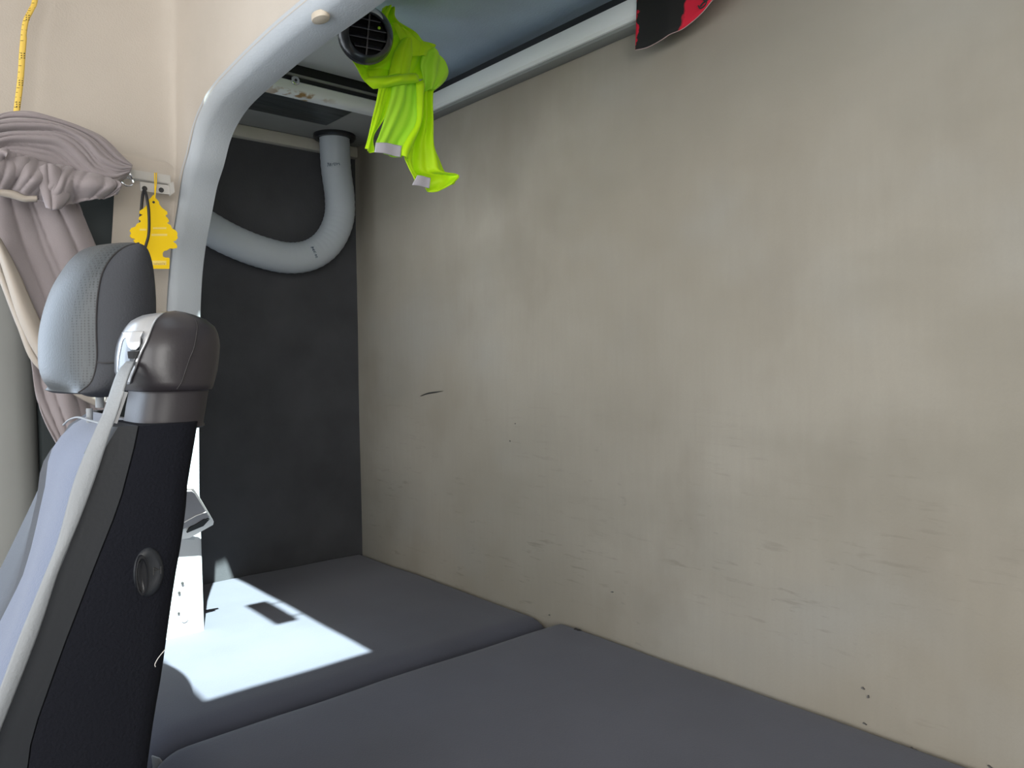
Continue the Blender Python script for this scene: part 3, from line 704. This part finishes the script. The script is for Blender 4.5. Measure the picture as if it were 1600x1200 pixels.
# upper swath: rows run from the knot (left) to the hook (right)
cloth('upper_swath', [[(-12, 190), (-12, 215), (-10, 250)], [(12, 182), (20, 212), (12, 250)], [(45, 180), (60, 215), (52, 262)], [(85, 190), (95, 222), (92, 272)], [(125, 203), (128, 240), (118, 292)], [(158, 218), (150, 258), (140, 306)], [(185, 243), (178, 272), (168, 300)], [(203, 262), (199, 272), (195, 280)]], CX - .015, M['curtain'], cu, (70, 60), f_up)
def f_low(u, v):
    w = u + .10 * v + .03 * math.sin(v * 5 + u * 9)
    return .020 * max(0, math.sin(math.pi * min(1, v * 1.1))) + .015 * crease(w * 13) * (.45 + .8 * v) + .006 * crease(w * 31 + v * 3)
cloth('lower_swath', [[(-15, 240), (-15, 270), (-15, 305)], [(10, 235), (8, 275), (10, 305)], [(30, 240), (32, 280), (35, 312)], [(50, 248), (55, 290), (62, 316)], [(75, 258), (85, 300), (82, 332)], [(100, 262), (105, 295), (108, 322)], [(130, 268), (136, 295), (138, 317)], [(160, 275), (168, 298), (162, 313)], [(178, 282), (184, 296), (180, 308)]], CX + .0, M['curtain'], cu, (90, 40), f_low)
# the twisted knot
bm = bmesh.new(); rows = []
kc = P(6, 250, 'X', CX + .022)
for i in range(50):
    t = i / 49 * 1.7 * math.pi + 1.2; r = .003 + .020 * i / 49
    c = kc + Vector((.012 * (1 - i / 49), r * math.cos(t) * .8, r * math.sin(t)))
    rows.append([c + Vector((.009 * math.cos(a_), .011 * math.sin(a_) * math.cos(t) * (.5 + .5 * i / 49), .011 * math.sin(a_) * math.sin(t) * (.5 + .5 * i / 49))) for a_ in [2 * math.pi * k / 14 for k in range(14)]])
loft(bm, rows); finish('knot', bm, M['curtain'], cu, ang=180)
# overlapped pleat
cloth('pleat', [[(62, 262), (75, 258), (92, 262)], [(60, 285), (78, 285), (102, 290)], [(66, 308), (82, 308), (108, 308)], [(72, 326), (82, 330), (94, 327)]], CX + .024, M['curtain'], cu, (24, 24), lambda u, v: .006 * math.sin(math.pi * v) + .006 * crease(v * 5 + 1))
# hanging tail
def f_t(u, v): return .013 * crease(v * 6.0 - 1.6 * u + .6) * (.3 + .7 * u) + .006 * crease(v * 13 - 4 * u) + .004 * math.sin(v * 9 + u * 6)
cloth('tail', [[(-20, 300), (50, 305), (122, 318)], [(-20, 345), (60, 345), (135, 350)], [(-15, 390), (70, 390), (152, 392)], [(0, 440), (85, 440), (168, 440)], [(22, 500), (100, 500), (180, 500)], [(46, 556), (120, 560), (185, 560)], [(54, 610), (120, 615), (185, 620)], [(68, 655), (125, 655), (180, 655)], [(88, 695), (120, 690), (160, 690)]], CX - .045, M['curtain'], cu, (70, 60), f_t)
# beige lining folds crossing it
cloth('lining_fold', [[(-10, 378), (-6, 372), (0, 372)], [(8, 432), (16, 428), (28, 424)], [(30, 500), (40, 492), (52, 478)], [(55, 552), (66, 545), (76, 530)], [(85, 590), (94, 580), (100, 566)], [(118, 618), (126, 606), (130, 596)], [(158, 638), (162, 626), (165, 615)]], CX - .02, M['curtainlining'], cu, (60, 14), lambda u, v: .010 * math.sin(math.pi * v))
cloth('lining_fold', [[(-14, 400), (-10, 396), (-4, 390)], [(4, 450), (8, 446), (16, 440)], [(28, 512), (33, 508), (38, 500)], [(46, 558), (51, 553), (56, 548)], [(70, 586), (73, 580), (76, 574)]], CX - .028, M['curtainlining'], cu, (50, 10), lambda u, v: .006 * math.sin(math.pi * v))
cloth('lining_fold', [[(-10, 296), (-6, 300), (-4, 305)], [(20, 298), (20, 304), (20, 310)], [(40, 306), (38, 311), (38, 315)], [(58, 306), (58, 311), (58, 315)]], CX + .026, M['curtainlining'], cu, (24, 8), lambda u, v: .004 * math.sin(math.pi * v))
# hook and ring
bm = bmesh.new(); c0 = P(200, 284, 'X', CX - .01)
tube(bm, [c0 + Vector((0, .0075 * math.cos(t), .006 * math.sin(t))) for t in [2 * math.pi * k / 20 for k in range(19)]], .0014, 8)
tube(bm, cat([P(195, 262, 'X', CX - .01), P(202, 270, 'X', CX - .006), P(206, 278, 'X', CX - .008), P(212, 284, 'X', CX - .02)], 12), .0016, 8)
finish('hook', bm, M['chrome'], cu)

# ------------------------------------------------------------------ seat
SX = -.61
st = thing('driver_seat', 'dark driver seat with integrated belt, grey headrest and black side panel', 'seat', (-.83, -.1, 0))
def ytab(px_list, X, low):
    t = [(P(x, y, 'X', X).z, P(x, y, 'X', X).y) for x, y in px_list]; return sorted(t + low)
def lerp_tab(tab, z):
    if z <= tab[0][0]: return tab[0][1]
    for (a_, b_), (c_, d_) in zip(tab, tab[1:]):
        if z <= c_: return b_ + (d_ - b_) * (z - a_) / (c_ - a_)
    return tab[-1][1]
backY = ytab([(316, 668), (312, 680), (309, 705), (300, 750), (298, 787), (291, 844), (279, 911), (268, 990), (259, 1057), (247, 1125), (238, 1189)], SX, [(.55, .10)])
frontY = ytab([(176, 668), (160, 690), (132, 750), (108, 832), (80, 900), (44, 1000), (0, 1112), (-30, 1190)], SX, [(.55, -.05)])
midY = ytab([(101, 655), (97, 665), (82, 695), (75, 720), (70, 762), (64, 787), (56, 825), (47, 862), (34, 904), (0, 971), (-60, 1090)], -.87, [(.55, -.03)])
farY = ytab([(100, 655), (85, 690), (66, 732), (50, 767), (36, 796), (22, 825), (0, 870), (-60, 990)], -1.0, [(.55, -.02)])
ZT = P(240, 672, 'X', SX).z
zs = [.55 + (ZT + .004 - .55) * k / 40 for k in range(41)]
stripY = ytab([(216, 672), (186, 787), (149, 880), (98, 1012), (49, 1150)], SX, [(.55, .02)])
rows = []
for z in zs:
    f, m_, b_ = lerp_tab(frontY, z), lerp_tab(stripY, z), lerp_tab(backY, z)
    rows.append([Vector((SX - .06, f + .006, z)), Vector((SX - .006, f + .001, z)), Vector((SX - .001, f + .004, z)), Vector((SX, m_, z)), Vector((SX - .012, m_, z)), Vector((SX - .06, m_, z))])
loft(bm := bmesh.new(), rows); finish('side_strip', bm, M['strip'], st, ang=40)
rows = []
for z in zs:
    f, m_, b_ = lerp_tab(frontY, z), lerp_tab(stripY, z), lerp_tab(backY, z)
    rows.append([Vector((SX - .08, m_ + .001, z)), Vector((SX + .0015, m_ + .001, z)), Vector((SX + .003, m_ + .010, z)), Vector((SX + .0025, b_ - .016, z)), Vector((SX - .001, b_ - .006, z)), Vector((SX - .010, b_, z)), Vector((SX - .08, b_ + .003, z))])
loft(bm := bmesh.new(), rows); sp = finish('side_panel', bm, M['carpet'], st, ang=40); sp['label'] = 'black carpeted side panel'
# backrest body: flat fabric face between the near edge and the far bolster, rounded over the shoulder
ZB = P(120, 651, 'X', -.78).z
rings = []; brings = []
for k in range(60):
    z = .5 + (ZB - .5) * k / 59
    n_, m_, f_, b_ = lerp_tab(frontY, z), lerp_tab(midY, z), lerp_tab(farY, z), lerp_tab(backY, z) - .006
    c_ = max(0, (z - (ZB - .045)) / .045); w = math.sqrt(max(.001, 1 - c_ ** 2)); pull = 1 - w
    xn = SX - .014 - .03 * pull
    fr_ = [(xn, n_ + .002), (SX - .05, n_ + .001), (SX - .12, n_ * .6 + m_ * .4 - .001), (SX - .19, n_ * .3 + m_ * .7 - .001), (-.87, m_)]
    fr_ = [(x, y + .03 * pull) for x, y in fr_]
    far = [(-.882, m_ + .004 + .03 * pull), (-.885, m_ + .03 + .02 * pull), (-.885, b_ - .02 * pull)]
    rings.append([Vector((x, y, z)) for x, y in fr_ + far + [(-.8, b_ - .02 * pull), (xn, b_ - .02 * pull)]])
    pb = pull * .8
    brings.append([Vector((x, y + .03 * pb, z - .012)) for x, y in ((-.868, m_ + .006), (-.878, m_ - .006), (-.90, m_ * .5 + f_ * .5 - .008), (-.94, f_ - .006), (-.98, f_ - .004), (-1.01, f_ + .004), (-1.035, f_ + .02), (-1.045, b_ - .01), (-1.03, b_), (-.9, b_ - .01))])
loft(bm := bmesh.new(), rings); finish('backrest', bm, M['seatfabric'], st, ang=50)
loft(bm := bmesh.new(), brings); finish('side_bolster', bm, M['seatbolster'], st, ang=60)
bm = bmesh.new(); tube(bm, cat([P(x, y, 'X', d) for x, y, d in ((99, 664, -.80), (108, 656, -.77), (122, 652, -.74), (140, 657, -.69), (156, 661, -.64))], 20), .0009, 6); finish('piping', bm, M['belt'], st)
# round adjuster in the side panel
kn = P(232, 894, 'X', SX + .003)
bm = bmesh.new()
rings = [[kn + Vector((dx, .0108 * s_ * math.cos(t), .0188 * s_ * math.sin(t))) for t in [2 * math.pi * k / 36 for k in range(36)]] for dx, s_ in ((-.002, 1.0), (.0006, .97), (.0016, .86), (.002, .7), (.0016, .58), (.0016, .2))]
loft(bm, rings); ko = finish('adjuster', bm, M['strip'], st, ang=60); ko['label'] = 'round dark adjuster with a slot'
bm = bmesh.new(); c = kn + Vector((.0016, -.0052, -.001))
rings = [[c + Vector((dx, .0040 * s_ * math.cos(t), .0135 * s_ * math.sin(t))) for t in [2 * math.pi * k / 24 for k in range(24)]] for dx, s_ in ((-.001, 1.15), (.0018, 1.1), (.0019, .95), (.0004, .85), (.0002, .1))]
loft(bm, rings); finish('slot', bm, M['blackplastic'], ko, ang=50)
bm = bmesh.new(); c = kn + Vector((.0021, .0056, .0005))
for a0, b0 in (((-.0026, -.0028), (-.0026, .0028)), ((.0026, -.0028), (.0026, .0028)), ((-.0026, 0), (.0026, .0006)), ((-.0026, .0028), (.0, .001))):
    tube(bm, [c + Vector((0, *a0)), c + Vector((0, *b0))], .0004, 5)
finish('symbol', bm, M['ink'], ko)
# lint thread caught on the carpet
bm = bmesh.new(); tube(bm, cat([P(x, y, 'X', SX + .005) for x, y in ((259, 1014), (252, 1022), (246, 1030), (242, 1038), (243, 1042))], 16), .0003, 5); finish('lint_thread', bm, M['cardedge'], st)

# belt turret (lofted in height)
TC = -.661      # centre of the turret across the seat
left_px = [(668, 188), (655, 192), (640, 194), (612, 199), (600, 190), (580, 181), (556, 181), (535, 184), (519, 190), (505, 198), (497, 205), (489, 222), (485, 240), (482.5, 258)]
right_px = [(674, 319), (650, 323), (626, 327), (612, 329), (606, 331), (580, 338), (556, 341), (534, 342), (518, 339), (508, 335), (497, 324), (489, 306), (485, 294), (482.5, 276)]
def edge(tab, y):
    t = sorted(tab); 
    if y <= t[0][0]: return t[0][1]
    for (a_, b_), (c_, d_) in zip(t, t[1:]):
        if y <= c_: return b_ + (d_ - b_) * (y - a_) / (c_ - a_)
    return t[-1][1]
def turret_ring(y, grow=0, N_=56, e=.55):
    l = P(edge(left_px, y), y, 'X', -.674); r = P(edge(right_px, y) + 1, y, 'X', -.642)
    yc, hy = (l.y + r.y) / 2, (r.y - l.y) / 2
    z = P(250, y, 'X', -.632).z
    full = edge([(482.5, .30), (485, .45), (489, .6), (497, .76), (508, .88), (520, .95), (540, 1.0), (604, 1.0), (612, .93), (674, .93)], y)
    hx = .045 * full
    pts = []
    for k in range(N_):
        t = 2 * math.pi * k / N_; c_, s_ = math.cos(t), math.sin(t)
        pts.append(Vector((TC + (abs(c_) ** e) * (1 if c_ > 0 else -1) * (hx + grow), yc + (abs(s_) ** .8) * (1 if s_ > 0 else -1) * (hy + grow), z)))
    return pts
ysc = [482.5, 483.5, 485, 487, 489, 493, 497, 502, 508, 514, 520, 530, 540, 550, 560, 570, 580, 590, 597, 602, 606, 609, 611.5]
loft(bm := bmesh.new(), [turret_ring(y) for y in ysc]); tu = finish('shoulder_cap', bm, M['leather'], st, ang=60); tu['label'] = 'glossy dark leatherette shoulder cap'
loft(bm := bmesh.new(), [turret_ring(y, -.002) for y in (608, 611, 616, 640, 655, 664)] + [turret_ring(y, g) for y, g in ((666, -.001), (669, -.0005), (671, -.0015), (672, -.004))])
finish('cap_collar', bm, M['leather2'], st, ang=60)
# stitch seam down the cap
bm = bmesh.new()
def on_near(px_, py_, off=.0006):
    """point on the turret's near surface seen at this pixel"""
    ring = turret_ring(py_); ylo = [p for p in ring if p.x > TC]
    base = P(px_, py_, 'X', -.62)
    best = min(ylo, key=lambda p: abs(p.y - base.y)); return Vector((best.x + off, base.y, best.z))
seam = [on_near(x, y) for x, y in ((310, 500), (309, 510), (305, 525), (300, 545), (294, 560), (287, 580), (281, 597), (275, 608))]
tube(bm, cat(seam, 40), .0006, 6); finish('stitch_seam', bm, M['thread'], tu)
# silver belt guide wrapping the front of the cap
FRONT = lambda N_=56: [k for k in range(N_) if 180 <= 360 * k / N_ <= 360]
def guide_row(y, a0, a1, g):
    l = P(edge(left_px, y), y, 'X', -.674); r = P(edge(right_px, y) + 1, y, 'X', -.642)
    yc, hy = (l.y + r.y) / 2, (r.y - l.y) / 2; z = P(250, y, 'X', -.632).z
    full = edge([(482.5, .30), (485, .45), (489, .6), (497, .76), (508, .88), (520, .95), (540, 1.0), (604, 1.0), (612, .93), (674, .93)], y)
    hx = .045 * full; out = []
    for k in range(25):
        t = math.radians(a0 + (a1 - a0) * k / 24); c_, s_ = math.cos(t), math.sin(t)
        out.append(Vector((TC + (abs(c_) ** .55) * (1 if c_ > 0 else -1) * (hx + g), yc + (abs(s_) ** .8) * (1 if s_ > 0 else -1) * (hy + g), z)))
    return out
def pix(p):
    c = R3.transposed() @ (Vector(p) - EYE); return 800 + F * c.x / -c.z, 600 - F * c.y / -c.z
def on_ring(px_, y, g):
    """point on the cap surface (grown by g) that is seen at the pixel column px_"""
    best = None; prev = None
    row = guide_row(y, 215, 420, g)
    for a_, b_ in zip(row, row[1:]):
        xa, xb = pix(a_)[0], pix(b_)[0]
        if xa <= px_ <= xb: return a_.lerp(b_, (px_ - xa) / max(1e-6, xb - xa))
    return row[0] if px_ < pix(row[0])[0] else row[-1]
def cap_patch(name, rws, g, m, parent, th=.001):
    tabL = sorted((r[0], r[1]) for r in rws); tabR = sorted((r[0], r[2]) for r in rws)
    y0, y1 = rws[0][0], rws[-1][0]; rows = []
    for q in range(25):
        y = y0 + (y1 - y0) * q / 24; l, r = lerp_tab(tabL, y), lerp_tab(tabR, y)
        rows.append([on_ring(l + (r - l) * k / 20, y, g) for k in range(21)])
    bm = bmesh.new(); grid(bm, rows); o = finish(name, bm, m, parent, ang=180)
    s = o.modifiers.new('t', 'SOLIDIFY'); s.thickness = th; return o
bg = cap_patch('belt_guide', [(484, 236, 262), (490, 220, 252), (497.5, 206, 245), (506, 198, 240), (516, 192, 236), (534, 185, 229), (556, 182, 218), (580, 182, 209), (590, 184, 205), (600, 197, 202)], .0018, M['silver'], st, .0015)
bg['label'] = 'shiny silver belt guide'
cap_patch('guide_recess', [(527, 196, 219), (530, 192, 222), (537, 190, 222), (546, 188, 219), (556, 186, 214), (566, 185, 209), (576, 184, 205), (584, 184, 200)], .0024, M['satinplastic'], bg)
cap_patch('guide_tongue', [(518, 190, 224), (527, 196, 219), (536, 198, 219), (542, 200, 217), (547, 205, 212)], .0046, M['silver'], bg)
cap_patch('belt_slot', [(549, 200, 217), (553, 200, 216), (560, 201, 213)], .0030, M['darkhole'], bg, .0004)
bm = bmesh.new()
prism(bm, [(195, 612), (200, 613), (183, 662), (178, 661)], -.606, .004)
prism(bm, [(192, 611), (194, 612), (181, 654), (179, 653)], -.605, .004); finish('belt_clip', bm, M['silver'], st)
# belt webbing
Lb = [(203, 560, -.648), (194, 568, -.632), (181, 586, -.622), (161, 644, -.612), (150, 668, -.609), (116, 750, -.606), (90, 844, -.603), (64, 911, -.601), (26, 1005, -.599), (-2, 1080, -.597), (-40, 1180, -.595)]
Rb = [(212, 562, -.636), (207, 570, -.618), (197, 595, -.607), (183, 646, -.604), (171, 680, -.603), (148, 750, -.602), (122, 819, -.601), (93, 890, -.600), (58, 995, -.598), (0, 1144, -.596), (-25, 1215, -.594)]
lb = cat(Lb, 80); rb = cat(Rb, 80); rows = []
for a_, b_ in zip(lb, rb):
    p, q = P(a_.x, a_.y, 'X', a_.z), P(b_.x, b_.y, 'X', b_.z)
    rows.append([p.lerp(q, k / 8) + Vector((.0015 * math.sin(math.pi * k / 8), 0, 0)) for k in range(9)])
grid(bm := bmesh.new(), rows); be = finish('belt_webbing', bm, M['belt'], st, ang=180); s = be.modifiers.new('t', 'SOLIDIFY'); s.thickness = .0014; s.offset = -1
be['label'] = 'light grey seat belt webbing'

# headrest
seam_px = [(217, 380), (195, 386), (175, 401), (160, 425), (153, 455), (150, 490), (150, 525), (151, 555), (148, 580), (140, 600), (122, 614)]
sil_px = [(178, 371), (150, 379), (128, 395), (110, 415), (93, 438), (82, 458), (72, 485), (66, 515), (66, 540), (70, 570), (80, 590), (95, 602), (122, 615)]
back_px = [(217, 380), (230, 388), (238, 410), (242, 440), (244, 475), (243, 520), (238, 560), (228, 590), (205, 610), (170, 620), (140, 620), (122, 614)]
XS, XC, HW = -.725, -.795, .15
N1 = 40
seam3 = cat([P(x, y, 'X', XS) for x, y in seam_px], N1)
back3 = cat([P(x, y, 'X', XS) for x, y in back_px], N1)
sil3 = [P(q.x, q.y, 'X', XS + (XC - XS) * math.sin(math.pi * i / (N1 - 1)) ** .8) for i, q in enumerate(cat([(x, y, 0) for x, y in sil_px], N1))]
hr = None
# side cover: dark knit, domed between the seam and the rear edge
bm = bmesh.new(); rows = []
for j in range(N1):
    a_, b_ = seam3[j], back3[j]
    rows.append([a_.lerp(b_, k / 16) + Vector((.016 * math.sin(math.pi * k / 16) ** .7 * math.sin(math.pi * min(1, max(0, j / (N1 - 1)))) ** .5 , 0, 0)) for k in range(17)])
grid(bm, rows)
# rear shell continuing to the far side
rows = []
for j in range(N1):
    b_ = back3[j]; row = []
    for k in range(13):
        u = k / 12; bulge = math.sin(math.pi * u)
        row.append(Vector((XS - HW * u, b_.y + .010 * bulge, b_.z + .0 * bulge)))
    rows.append(row)
grid(bm, rows)
hk = finish('headrest_cover', bm, M['darkknit'], st, ang=180); hk['label'] = 'dark knitted headrest cover'
# front cushion: from the near seam bulging forward to the centre and back on the far side
bm = bmesh.new(); rows = []
for j in range(N1):
    a_, c_ = seam3[j], sil3[j]; row = []
    for k in range(33):
        u = k / 32                       # 0 near seam, .5 centre, 1 far seam
        x = XS - HW * u
        s_ = math.sin(math.pi * u) ** .62
        cc_ = Vector((0, c_.y, c_.z))
        row.append(Vector((x, a_.y + (c_.y - a_.y) * s_, a_.z + (c_.z - a_.z) * s_)))
    rows.append(row)
grid(bm, rows); hp = finish('headrest_cushion', bm, M['greyleather'], st, ang=180); hp['label'] = 'grey leatherette headrest cushion'
pm = bpy.data.materials.new('perforated_leatherette'); pm.use_nodes = True; nt = pm.node_tree; b = nt.nodes['Principled BSDF']; b.inputs['Roughness'].default_value = .5
vo = nt.nodes.new('ShaderNodeTexVoronoi'); vo.inputs['Scale'].default_value = 420; vo.inputs['Randomness'].default_value = .15
tc = nt.nodes.new('ShaderNodeTexCoord'); nt.links.new(tc.outputs['Object'], vo.inputs['Vector'])
rp = nt.nodes.new('ShaderNodeValToRGB'); rp.color_ramp.elements[0].position = .25; rp.color_ramp.elements[1].position = .45
rp.color_ramp.elements[0].color = (.02, .023, .026, 1); rp.color_ramp.elements[1].color = (.05, .058, .065, 1)
nt.links.new(vo.outputs['Distance'], rp.inputs[0]); nt.links.new(rp.outputs[0], b.inputs['Base Color'])
hp.data.materials.append(pm)
for f in hp.data.polygons:
    if f.center.x > XS - .020: f.material_index = 1
bm = bmesh.new(); tube(bm, [p + Vector((.001, 0, 0)) for p in seam3], .0008, 6); finish('headrest_seam', bm, M['thread'], hk)
bm = bmesh.new(); tube(bm, cat([on for on in (P(152, 566, 'X', XS + .006), P(165, 567, 'X', XS + .013), P(185, 566, 'X', XS + .018))], 10), .0006, 6); finish('cross_seam', bm, M['thread'], hk)
# posts
for (x, y0, y1, d) in ((156, 612, 637, -.76), (140, 638, 660, -.72)):
    bm = bmesh.new(); a_, b_ = P(x, y0, 'X', d), P(x, y1, 'X', d); tube(bm, [a_, b_], .0036 if x > 150 else .0026, 12); finish('post', bm, M['belt'], st)
boxobj('seat_cushion', M['seatbolster'], st, -1.05, -.62, -.40, .03, .50, .66, r=.05, seg=4)
boxobj('pedestal', M['blackplastic'], st, -1.0, -.68, -.32, .0, .0, .51, r=.02)
